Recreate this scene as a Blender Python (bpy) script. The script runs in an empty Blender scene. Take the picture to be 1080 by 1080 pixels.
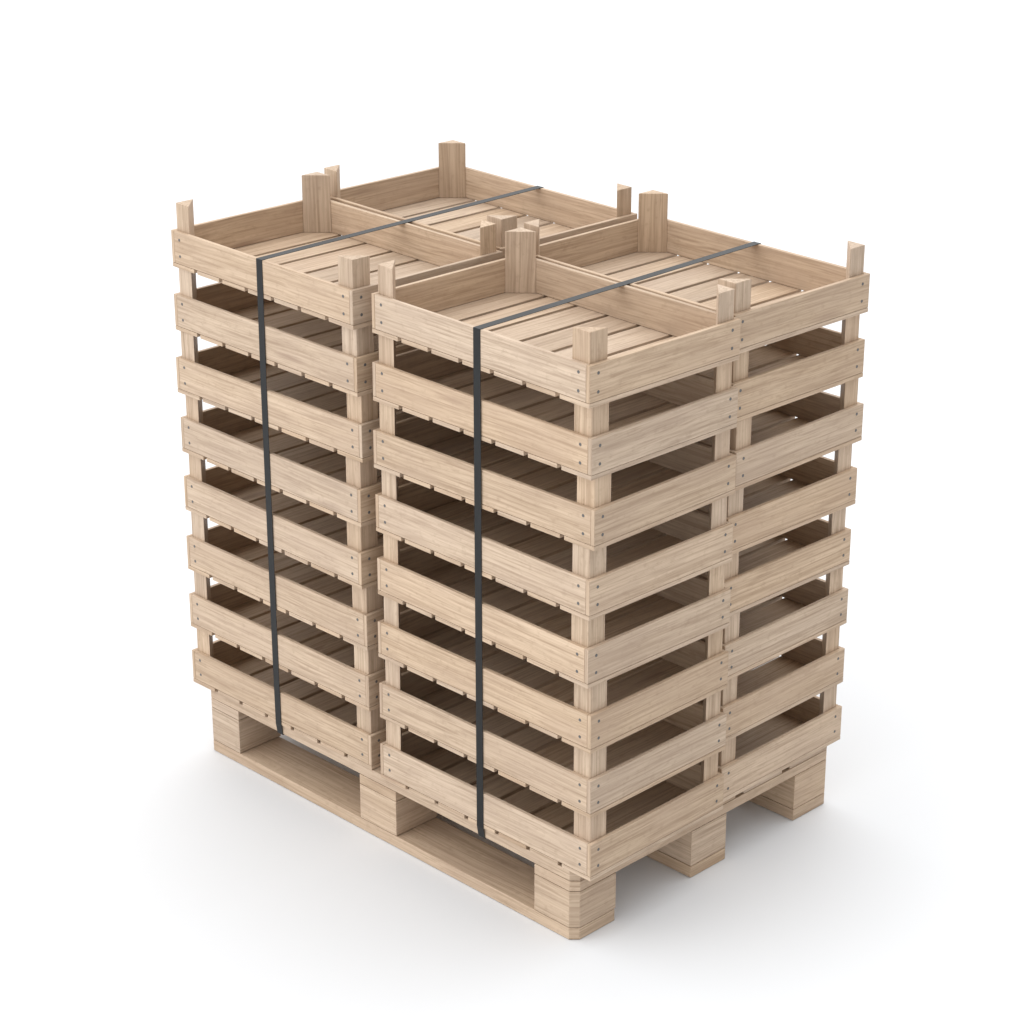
import bpy, bmesh, math, random
from mathutils import Vector, Matrix

random.seed(7)
S = 0.001                                   # every length below is in millimetres
scene = bpy.context.scene
col = scene.collection

# ------------------------------------------------------------------ materials
def wood_material(name, tint=(1, 1, 1)):
    m = bpy.data.materials.new(name)
    m.use_nodes = True
    nt = m.node_tree
    N, L = nt.nodes, nt.links
    N.clear()
    def nd(t, **kw):
        n = N.new(t)
        for k, v in kw.items():
            setattr(n, k, v)
        return n
    def val(x):
        n = nd('ShaderNodeValue'); n.outputs[0].default_value = x; return n.outputs[0]
    def math_(op, a, b=None, c=None, clamp=False):
        n = nd('ShaderNodeMath', operation=op, use_clamp=clamp)
        for i, x in enumerate((a, b, c)):
            if x is None: continue
            if isinstance(x, (int, float)): n.inputs[i].default_value = x
            else: L.new(x, n.inputs[i])
        return n.outputs[0]
    def vmul(v, s):
        n = nd('ShaderNodeVectorMath', operation='MULTIPLY')
        L.new(v, n.inputs[0]); n.inputs[1].default_value = s
        return n.outputs[0]
    def vadd(a, b):
        n = nd('ShaderNodeVectorMath', operation='ADD')
        L.new(a, n.inputs[0]); L.new(b, n.inputs[1])
        return n.outputs[0]
    def noise(v, detail=2.0, rough=.5, dist=0.0, scale=1.0):
        n = nd('ShaderNodeTexNoise')
        L.new(v, n.inputs['Vector'])
        n.inputs['Scale'].default_value = scale
        n.inputs['Detail'].default_value = detail
        n.inputs['Roughness'].default_value = rough
        n.inputs['Distortion'].default_value = dist
        return n.outputs[0]
    def ramp(f, *stops):
        n = nd('ShaderNodeValToRGB')
        L.new(f, n.inputs[0])
        e = n.color_ramp.elements
        while len(e) < len(stops): e.new(.5)
        for el, (p, c) in zip(e, stops):
            el.position = p
            el.color = (c, c, c, 1) if isinstance(c, (int, float)) else (*c, 1)
        return n.outputs[0]
    def mix(f, a, b, mode='MIX'):
        n = nd('ShaderNodeMix', data_type='RGBA', blend_type=mode)
        if isinstance(f, (int, float)): n.inputs[0].default_value = f
        else: L.new(f, n.inputs[0])
        for i, x in ((6, a), (7, b)):
            if isinstance(x, tuple): n.inputs[i].default_value = (*x, 1)
            else: L.new(x, n.inputs[i])
        return n.outputs[2]

    at = nd('ShaderNodeAttribute', attribute_name='grain')     # x runs along the board, in metres
    oi = nd('ShaderNodeObjectInfo')
    r1 = math_('MULTIPLY', oi.outputs['Random'], 37.0)
    cx = nd('ShaderNodeCombineXYZ')
    L.new(r1, cx.inputs[0]); L.new(math_('MULTIPLY', oi.outputs['Random'], 91.0), cx.inputs[1])
    L.new(math_('MULTIPLY', oi.outputs['Random'], 53.0), cx.inputs[2])
    g0 = vadd(at.outputs['Vector'], cx.outputs[0])
    # gentle waviness across the board
    w = noise(vmul(g0, (3.2, 9, 9)), 2, .5)
    w2 = math_('MULTIPLY', math_('SUBTRACT', w, .5), .018)
    cw = nd('ShaderNodeCombineXYZ')
    L.new(w2, cw.inputs[1]); L.new(math_('MULTIPLY', w2, .7), cw.inputs[2])
    g = vadd(g0, cw.outputs[0])
    broad = noise(vmul(g, (1.4, 46, 46)), 3, .55)                # broad tone bands
    rings = math_('SINE', math_('MULTIPLY', noise(vmul(g, (.9, 15, 15)), 1, .4), 60.0))
    ringf = math_('MULTIPLY_ADD', rings, .5, .5)
    fine = noise(vmul(g, (5, 240, 240)), 3, .6)                  # fine streaks
    pore = noise(vmul(g, (16, 620, 620)), 2, .55)                # short dark pores
    blot = noise(vmul(g0, (5, 11, 11)), 3, .6)                   # cloudy tone
    fleck = noise(vmul(g0, (60, 90, 90)), 2, .6)
    vor = nd('ShaderNodeTexVoronoi')
    L.new(vmul(g, (3.0, 17, 17)), vor.inputs['Vector']); vor.inputs['Scale'].default_value = 1.0
    knot = ramp(vor.outputs['Distance'], (0.0, 1.0), (.07, .75), (.2, 0.0))
    knotsel = math_('GREATER_THAN', noise(vmul(g0, (1.5, 4, 4)), 0), .56)
    knot = math_('MULTIPLY', knot, knotsel)

    light, mid, dark = (.586, .447, .321), (.514, .381, .265), (.303, .203, .130)
    light, mid, dark = [tuple(a*b for a, b in zip(c, tint)) for c in (light, mid, dark)]
    line = noise(vmul(g, (1.3, 120, 120)), 2, .5)                  # thin long dark lines
    c = mix(ramp(broad, (.30, 0.0), (.70, 1.0)), mid, light)
    c = mix(math_('MULTIPLY', ramp(ringf, (.70, 0.0), (1.0, 1.0)), .20), c, dark)
    c = mix(math_('MULTIPLY', ramp(line, (.55, 0.0), (.72, 1.0)), .46), c, dark)
    c = mix(math_('MULTIPLY', ramp(line, (.28, 1.0), (.42, 0.0)), .30), c, tuple(min(1, x*1.14) for x in light))
    c = mix(math_('MULTIPLY', ramp(fine, (.47, 0.0), (.70, 1.0)), .64), c, dark)
    c = mix(math_('MULTIPLY', ramp(fine, (.28, 1.0), (.46, 0.0)), .42), c, tuple(min(1, x*1.18) for x in light))
    c = mix(math_('MULTIPLY', ramp(pore, (.56, 0.0), (.72, 1.0)), .45), c, dark)
    c = mix(math_('MULTIPLY', ramp(fleck, (.56, 0.0), (.74, 1.0)), .30), c, dark)
    c = mix(math_('MULTIPLY', ramp(blot, (.42, 0.0), (.70, 1.0)), .46), c, tuple(a*b for a, b in zip(mid, (.84, .82, .86))))
    c = mix(math_('MULTIPLY', knot, .55), c, (.25, .155, .11))
    # each board a slightly different tone; some go greyish
    bt = nd('ShaderNodeAttribute', attribute_name='board')
    rr = math_('FRACT', math_('ADD', math_('MULTIPLY', oi.outputs['Random'], 7.31), bt.outputs['Fac']))
    hs = nd('ShaderNodeHueSaturation')
    L.new(c, hs.inputs['Color'])
    L.new(math_('MULTIPLY_ADD', rr, .09, .945), hs.inputs['Value'])
    r3 = math_('FRACT', math_('MULTIPLY', rr, 13.7))
    L.new(math_('MULTIPLY_ADD', r3, -.16, 1.06), hs.inputs['Saturation'])
    bs = nd('ShaderNodeBsdfPrincipled')
    L.new(hs.outputs[0], bs.inputs['Base Color'])
    L.new(math_('MULTIPLY_ADD', fine, .18, .55), bs.inputs['Roughness'])
    bs.inputs['Specular IOR Level'].default_value = .28
    bump = nd('ShaderNodeBump')
    bump.inputs['Strength'].default_value = .22
    bump.inputs['Distance'].default_value = .0008
    h = math_('ADD', math_('MULTIPLY', fine, -1.0), math_('MULTIPLY', pore, -.6))
    L.new(h, bump.inputs['Height'])
    L.new(bump.outputs[0], bs.inputs['Normal'])
    out = nd('ShaderNodeOutputMaterial')
    L.new(bs.outputs[0], out.inputs[0])
    return m

def plain_material(name, colr, rough=.5, metallic=0.0, spec=.5, noise_amt=0.0, nscale=60):
    m = bpy.data.materials.new(name)
    m.use_nodes = True
    nt = m.node_tree
    bs = nt.nodes['Principled BSDF']
    bs.inputs['Roughness'].default_value = rough
    bs.inputs['Metallic'].default_value = metallic
    bs.inputs['Specular IOR Level'].default_value = spec
    tc = nt.nodes.new('ShaderNodeTexCoord')
    n = nt.nodes.new('ShaderNodeTexNoise'); n.inputs['Scale'].default_value = nscale
    n.inputs['Detail'].default_value = 4
    nt.links.new(tc.outputs['Object'], n.inputs['Vector'])
    r = nt.nodes.new('ShaderNodeValToRGB')
    a = tuple(max(0, x*(1-noise_amt)) for x in colr); b = tuple(min(1, x*(1+noise_amt)) for x in colr)
    r.color_ramp.elements[0].position = .3; r.color_ramp.elements[0].color = (*a, 1)
    r.color_ramp.elements[1].position = .7; r.color_ramp.elements[1].color = (*b, 1)
    nt.links.new(n.outputs[0], r.inputs[0])
    nt.links.new(r.outputs[0], bs.inputs['Base Color'])
    return m

WOOD = wood_material('pale_wood')
NAIL = plain_material('nail_steel', (.125, .12, .115), .55, .15, .3, .25, 300)
STRAP = plain_material('strap_plastic', (.0105, .011, .0112), .45, 0, .26, .12, 90)
FLOOR = plain_material('studio_floor', (.708, .714, .724), .75, 0, .1, .004, 2)

# ------------------------------------------------------------------ mesh helpers
class Boards:
    """collects bevelled prisms whose corners remember the grain direction"""
    def __init__(self):
        self.v, self.f, self.g, self.b = [], [], [], []
    def add(self, bm, axis, origin):
        off = Vector((random.uniform(0, 40), random.uniform(0, 40), random.uniform(0, 40)))
        tone = random.random()
        k = len(self.v)
        perm = {'x': (0, 1, 2), 'y': (1, 0, 2), 'z': (2, 0, 1)}[axis]
        bm.verts.ensure_lookup_table()
        for i, v in enumerate(bm.verts):
            v.index = i
            self.v.append(tuple(c*S for c in v.co))
            self.b.append(tone)
        ext = [max(v.co[i] for v in bm.verts) - min(v.co[i] for v in bm.verts) for i in range(3)]
        ga = perm[0]
        lat = perm[1] if ext[perm[1]] >= ext[perm[2]] else perm[2]
        endperm = (lat, ga, perm[2] if lat == perm[1] else perm[1])
        bm.normal_update()
        for f in bm.faces:
            self.f.append(tuple(v.index + k for v in f.verts))
            pm = endperm if abs(f.normal[ga]) > .75 and axis != 'z' else perm
            # sawn-off corners carry the lines of the faces beside them round the corner
            cut = axis != 'z' and .3 < abs(f.normal[ga]) < .75 and abs(f.normal.z) < .2
            for v in f.verts:
                gv = [v.co[p]*S + off[j] for j, p in enumerate(pm)]
                if cut: gv[1] = off[1]
                self.g.append(tuple(gv))
        bm.free()
        return self
    def box(self, a, b, axis, bev=1.0):
        bm = bmesh.new()
        bmesh.ops.create_cube(bm, size=1)
        for v in bm.verts:
            v.co = Vector([(a[i]+b[i])/2 + v.co[i]*(b[i]-a[i]) for i in range(3)])
        bmesh.ops.bevel(bm, geom=bm.edges[:], offset=bev, segments=2, profile=.5, affect='EDGES')
        return self.add(bm, axis, a)
    def prism(self, poly, z0, z1, axis, bev=1.0):
        bm = bmesh.new()
        vs = [bm.verts.new((x, y, z0)) for x, y in poly]
        f = bm.faces.new(vs)
        r = bmesh.ops.extrude_face_region(bm, geom=[f])
        for e in r['geom']:
            if isinstance(e, bmesh.types.BMVert): e.co.z = z1
        bmesh.ops.recalc_face_normals(bm, faces=bm.faces[:])
        bmesh.ops.bevel(bm, geom=bm.edges[:], offset=bev, segments=2, profile=.5, affect='EDGES')
        return self.add(bm, axis, None)
    def mesh(self, name):
        me = bpy.data.meshes.new(name)
        me.from_pydata(self.v, [], self.f)
        a = me.attributes.new('grain', 'FLOAT_VECTOR', 'CORNER')
        for i, g in enumerate(self.g): a.data[i].vector = g
        b = me.attributes.new('board', 'FLOAT', 'POINT')
        for i, t in enumerate(self.b): b.data[i].value = t
        me.materials.append(WOOD)
        me.update()
        return me

def link(name, data, parent=None, loc=(0, 0, 0), rz=0):
    o = bpy.data.objects.new(name, data)
    col.objects.link(o)
    o.location = [c*S for c in loc]
    o.rotation_euler = (0, 0, rz)
    if parent: o.parent = parent
    return o

# ------------------------------------------------------------------ crate (600 x 400 x 80 with 45 mm three-sided corner posts)
CW, CD, CH, PITCH, ZB = 600.0, 400.0, 80.0, 139.37, 157.37
TB = 9.0          # side board thickness
SL = 8.8          # slat thickness

def nail_mesh():
    bm = bmesh.new()
    bmesh.ops.create_cone(bm, cap_ends=True, segments=14, radius1=3.5*S, radius2=3.0*S, depth=.7*S)
    me = bpy.data.meshes.new('nail'); bm.to_mesh(me); bm.free()
    me.materials.append(NAIL)
    return me
NAIL_ME = nail_mesh()

def put_nail(parent, x, y, z, rot):
    o = bpy.data.objects.new('nail', NAIL_ME); col.objects.link(o)
    o.parent = parent
    o.location = (x*S, y*S, z*S); o.rotation_euler = rot
    return o

def make_crate():
    """crate with its origin at the middle of its underside"""
    root = link('wooden_crate', None)
    hx, hy = CW/2, CD/2
    # slats run across the short way
    b = Boards()
    n, gap = 7, 11.0
    sw = (CW - (n-1)*gap)/n
    for i in range(n):
        x = -hx + i*(sw+gap)
        b.box((x, -hy, 0), (x+sw, hy, SL), 'y', .7)
    link('slatted_base', b.mesh('slatted_base'), root)
    z0, z1 = SL+.7, CH
    zn = (CH-17.2, CH-53.0)
    for s in (-1, 1):                                   # end boards, outermost
        x0, x1 = sorted((s*hx, s*(hx-TB)))
        o = link('end_board', Boards().box((x0, -hy, z0), (x1, hy, z1), 'y', 1.1).mesh('end_board'), root)
        for t in (-1, 1):
            for z in zn:
                put_nail(o, s*(hx+.12), t*(hy-22.2), z, (0, s*math.pi/2, 0))
    for s in (-1, 1):                                   # long side boards between them
        y0, y1 = sorted((s*hy, s*(hy-TB)))
        o = link('side_board', Boards().box((-hx+TB+.5, y0, z0), (hx-TB-.5, y1, z1), 'x', 1.1).mesh('side_board'), root)
        for t in (-1, 1):
            for z in zn:
                put_nail(o, t*(hx-28.5), s*(hy+.12), z, (-s*math.pi/2, 0, 0))
    for sx in (-1, 1):
        for sy in (-1, 1):
            px, py = sx*(hx-TB-.4), sy*(hy-TB-.4)
            poly = [(px, py), (px-sx*45, py), (px, py-sy*45)]
            if sx*sy < 0: poly.reverse()
            link('corner_post', Boards().prism(poly, SL+.3, PITCH-.6, 'z', 1.2).mesh('corner_post'), root)
    return root

def tree(o):
    yield o
    for c in o.children: yield from tree(c)

def copy_thing(src):
    mp = {}
    for o in tree(src):
        c = o.copy(); col.objects.link(c)
        mp[o] = c
        if o.parent in mp: c.parent = mp[o.parent]
    return mp[src]

# corner x, y and turn (in hundredths of a radian) of every crate, top one first
POSE = {
 'back':  [(586.2,404.52,-3.15),(582.78,404.45,-2.12),(586.7,406.66,-.16),(581.45,405.6,-1.98),(574.41,406.23,-1.77),(574.37,407.87,.04),(573.84,407.77,.32),(573.66,409.94,.53)],
 'front': [(595.4,-4.63,-2.94),(593.56,-3.03,-1.48),(593.88,-2.95,.47),(594.48,-4.24,-1.6),(595.47,-4.76,-1.98),(594.35,-3.77,.03),(594.43,-3.37,.24),(594.31,-4.21,.96)],
 'left':  [(-40.67,-2.98,-3.16),(-40.42,-3.19,-1.87),(-39.38,-4.97,.18),(-39.08,-4.47,-1.67),(-42.02,-3.13,-1.97),(-40.29,-3.29,.04),(-39.67,-4.69,.38),(-41.26,-3.56,1.03)],
}
POSE['far'] = [(-43.23,409.19,-3.6)] + [(x-629+(3 if i > 3 else 0), y+4.2, t) for i, (x, y, t) in enumerate(POSE['back'][1:], 1)]

STACK = {'front': 'front corner stack nearest the viewer', 'left': 'stack at the left end',
         'back': 'stack at the right end', 'far': 'stack at the far back corner'}
RANK = ['open crate on top of the', 'second crate down in the', 'third crate down in the', 'fourth crate down in the',
        'fifth crate down in the', 'sixth crate down in the', 'second crate from the pallet in the',
        'bottom crate resting on the pallet in the']
proto = make_crate()
# deterministic second / third / fourth set of boards so that grain differs between the copies
first = True
for key in ('front', 'left', 'back', 'far'):
    for i, (x, y, t) in enumerate(POSE[key]):
        c = proto if first else copy_thing(proto)
        first = False
        c.location = ((x+CW/2)*S, (y+CD/2)*S, (ZB+(7-i)*PITCH)*S)
        c.rotation_euler = (0, 0, t/100)
        c['label'] = 'pale wooden ' + RANK[i] + ' ' + STACK[key]
        c['category'] = 'crate'
        c['group'] = 'wooden crates stacked on the pallet'

# ------------------------------------------------------------------ pallet
PX, PY = 1154.46, 804.77
Z1, Z2, Z3 = 26.98, 109.94, 133.65
BX, BXM, BY, BYM, CC = 111.83, 114.13, 122.17, 109.6, 15.4
pal = link('pallet', None, None, (PX/2, PY/2, 0))
pal['label'] = 'pale wooden pallet with nine blocks standing on the white floor under the crates'
pal['category'] = 'pallet'

def rect(x0, x1, y0, y1):
    """rectangle whose corners are cut off wherever it sits on a corner of the pallet"""
    pts = []
    for (x, y, sx, sy) in ((x0, y0, -1, -1), (x1, y0, 1, -1), (x1, y1, 1, 1), (x0, y1, -1, 1)):
        cx = (sx < 0 and x < 1) or (sx > 0 and x > PX-1)
        cy = (sy < 0 and y < 1) or (sy > 0 and y > PY-1)
        if cx and cy:
            a, b = (x - sx*CC, y), (x, y - sy*CC)
            pts += ([b, a] if sx*sy > 0 else [a, b])[::-1] if sx > 0 and sy < 0 or sx < 0 and sy > 0 else [b, a]
        else:
            pts.append((x, y))
    # order counter-clockwise round the middle
    mx, my = (x0+x1)/2, (y0+y1)/2
    pts.sort(key=lambda p: math.atan2((p[1]-my)/(y1-y0), (p[0]-mx)/(x1-x0)))
    return [(px-PX/2, py-PY/2) for px, py in pts]

xs = [(0, BX), (PX/2-BXM/2, PX/2+BXM/2), (PX-BX, PX)]
ys = [(0, BY-3), (PY/2-BYM/2, PY/2+BYM/2), (PY-BY, PY)]
G = .7
for y0, y1 in ys:
    link('bottom_board', Boards().prism(rect(0, PX, y0, y1 - (2.5 if y0 == 0 else 0)), 0.0, Z1-G, 'x', 1.4).mesh('bottom_board'), pal)
for x0, x1 in xs:
    for y0, y1 in ys:
        link('block', Boards().prism(rect(x0, x1, y0, y1), Z1+G, Z2-G, 'x' if y0 != -1 else 'y', 1.2).mesh('block'), pal)
for x0, x1 in xs:
    link('stringer_board', Boards().prism(rect(x0, x1, 0, PY), Z2+G, Z3-G, 'y', 1.2).mesh('stringer_board'), pal)
dk = Boards()
dw = [(0, 142), (168, 294), (PY/2-82, PY/2+82), (PY-294, PY-168), (PY-142, PY)]
for y0, y1 in dw:
    dk.prism(rect(0, PX, y0, y1), Z3+G, ZB-.6, 'x', 1.2)
link('deck', dk.mesh('deck'), pal)

# ------------------------------------------------------------------ strapping bands
def hull(pts):
    pts = sorted(set(pts))
    def half(p):
        h = []
        for q in p:
            while len(h) > 1 and (h[-1][0]-h[-2][0])*(q[1]-h[-2][1]) - (h[-1][1]-h[-2][1])*(q[0]-h[-2][0]) <= 0: h.pop()
            h.append(q)
        return h[:-1]
    return half(pts) + half(pts[::-1])

def crate_span(key, i, X):
    """y of the front and back face of a crate where the band crosses it"""
    x, y, t = POSE[key][i]; th = t/100
    cx, cy = x+CW/2, y+CD/2
    out = []
    for s in (-1, 1):
        # line of the face: local (u, s*CD/2)
        u = (X - cx + math.sin(th)*s*CD/2)/math.cos(th)
        out.append(cy + math.sin(th)*u + math.cos(th)*s*CD/2)
    return out

def make_strap(near, back, Xtop, Xbot, label, halfw=9.3, th=.9):
    pts = []
    ztop, zlow = ZB+7*PITCH+CH, Z3
    def X(z): return Xbot + (Xtop-Xbot)*(z-zlow)/(ztop-zlow)
    for i in range(8):
        zb = ZB+(7-i)*PITCH
        f = crate_span(near, i, X(zb))[0]; k = crate_span(back, i, X(zb))[1]
        for z in (zb, zb+CH):
            pts += [(f, z), (k, z)]
    pts += [(0, Z3), (PY, Z3)]
    h = hull(pts)                                # counter-clockwise in (y, z)
    n = len(h)
    # round every bend a little and lift the band off what it touches
    ring = []
    for i in range(n):
        p0, p, p1 = Vector(h[i-1]), Vector(h[i]), Vector(h[(i+1) % n])
        d0, d1 = (p-p0).normalized(), (p1-p).normalized()
        n0, n1 = Vector((d0.y, -d0.x)), Vector((d1.y, -d1.x))
        ang = n0.angle_signed(n1) if n0.length and n1.length else 0
        steps = 5 if abs(ang) > .3 else 1
        for k in range(steps):
            tt = k/(steps-1) if steps > 1 else .5
            nn = n0.lerp(n1, tt).normalized()
            ring.append((p, nn))
    bm = bmesh.new()
    inn, outr = [], []
    for p, nn in ring:
        a = p + nn*.35; b = p + nn*(.35+th)
        for lst, q in ((inn, a), (outr, b)):
            lst.append([bm.verts.new(((X(q.y)+s*halfw)*S, q.x*S, q.y*S)) for s in (-1, 1)])
    m = len(ring)
    for i in range(m):
        j = (i+1) % m
        for quad in ((outr[i][0], outr[i][1], outr[j][1], outr[j][0]),
                     (inn[i][1], inn[i][0], inn[j][0], inn[j][1]),
                     (inn[i][0], outr[i][0], outr[j][0], inn[j][0]),
                     (outr[i][1], inn[i][1], inn[j][1], outr[j][1])):
            bm.faces.new(quad)
    bmesh.ops.recalc_face_normals(bm, faces=bm.faces[:])
    me = bpy.data.meshes.new('packing_strap'); bm.to_mesh(me); bm.free()
    me.materials.append(STRAP)
    o = link('packing_strap', me)
    o['label'] = label; o['category'] = 'strap'; o['group'] = 'dark straps round the crate stacks'
    return o
make_strap('front', 'back', 893.5, 894.0, 'dark grey strap wrapped around the front corner stack and right end stack')
make_strap('left', 'far', 258.5, 259.5, 'dark grey strap wrapped around the left end stack and far back stack')

# ------------------------------------------------------------------ floor
bm = bmesh.new()
R = 60.0
for i in range(64):
    bm.verts.new((R*math.cos(i*math.tau/64), R*math.sin(i*math.tau/64), 0))
bm.faces.new(bm.verts[:])
me = bpy.data.meshes.new('floor'); bm.to_mesh(me); bm.free(); me.materials.append(FLOOR)
fl = link('floor', me, None, (0, 0, -1.0)); fl['kind'] = 'structure'

# ------------------------------------------------------------------ light
SKY_BASE, SKY_LOBE, SKY_POW, SKY_DIR, SKY_TOP = .39, 2.35, 1.4, (-.50, -.86, -.22), 1.3
SKY_BACK, BACK_DIR = 1.5, (-.35, .75, .6)
KEY = 40
w = bpy.data.worlds.new('World'); scene.world = w; w.use_nodes = True
wn = w.node_tree
bg = wn.nodes['Background']
# white studio surround; directional glows added low before the left faces, overhead and behind
def wmath(op, a, b):
    n = wn.nodes.new('ShaderNodeMath'); n.operation = op
    for i, x in enumerate((a, b)):
        if isinstance(x, (int, float)): n.inputs[i].default_value = x
        else: wn.links.new(x, n.inputs[i])
    return n.outputs[0]
tc = wn.nodes.new('ShaderNodeTexCoord')
dt = wn.nodes.new('ShaderNodeVectorMath'); dt.operation = 'DOT_PRODUCT'
wn.links.new(tc.outputs['Generated'], dt.inputs[0])
dt.inputs[1].default_value = Vector(SKY_DIR).normalized()
lobe = wmath('POWER', wmath('MAXIMUM', dt.outputs['Value'], 0.0), SKY_POW)
sp = wn.nodes.new('ShaderNodeSeparateXYZ'); wn.links.new(tc.outputs['Generated'], sp.inputs[0])
top = wmath('MULTIPLY', wmath('POWER', wmath('MAXIMUM', sp.outputs[2], 0.0), 2.5), SKY_TOP)
d2 = wn.nodes.new('ShaderNodeVectorMath'); d2.operation = 'DOT_PRODUCT'
wn.links.new(tc.outputs['Generated'], d2.inputs[0]); d2.inputs[1].default_value = Vector(BACK_DIR).normalized()
back = wmath('MULTIPLY', wmath('POWER', wmath('MAXIMUM', d2.outputs['Value'], 0.0), 2.0), SKY_BACK)
wn.links.new(wmath('ADD', wmath('ADD', wmath('ADD', wmath('MULTIPLY', lobe, SKY_LOBE), SKY_BASE), top), back), bg.inputs[1])
bg.inputs[0].default_value = (.98, .99, 1.0, 1)

def area(name, loc, target, size, power, colr=(1, 1, 1)):
    l = bpy.data.lights.new(name, 'AREA'); l.shape = 'DISK'; l.size = size; l.energy = power; l.color = colr
    o = bpy.data.objects.new(name, l); col.objects.link(o)
    o.location = loc
    o.rotation_euler = (Vector(target)-Vector(loc)).to_track_quat('-Z', 'Y').to_euler()
    return o
ctr = (.57, .4, .6)
area('key_softbox', (-1.0, -4.0, 6.0), ctr, 4.0, KEY, (1, .975, .94))

# ------------------------------------------------------------------ camera (fitted to the photograph)
cam = bpy.data.cameras.new('camera'); co = bpy.data.objects.new('camera', cam); col.objects.link(co)
C = Vector((3958.14, -2965.23, 2601.56))*S
yaw, pit, rol = math.radians(45.12), math.radians(-22.4), math.radians(-.03)
F = Vector((-math.sin(yaw)*math.cos(pit), math.cos(yaw)*math.cos(pit), math.sin(pit)))
Rr = Vector((math.cos(yaw), math.sin(yaw), 0)); U = Rr.cross(F)
R2 = Rr*math.cos(rol)+U*math.sin(rol); U2 = U*math.cos(rol)-Rr*math.sin(rol)
co.matrix_world = Matrix(((R2.x, U2.x, -F.x, C.x), (R2.y, U2.y, -F.y, C.y), (R2.z, U2.z, -F.z, C.z), (0, 0, 0, 1)))
cam.sensor_width = 36; cam.lens = 2542.94/1080*36; cam.clip_start = .05; cam.clip_end = 300
scene.camera = co

scene.render.resolution_x = scene.render.resolution_y = 1024
vs = scene.view_settings
vs.view_transform = 'Standard'; vs.look = 'None'; vs.exposure = 0; vs.gamma = 1
vs.use_curve_mapping = False
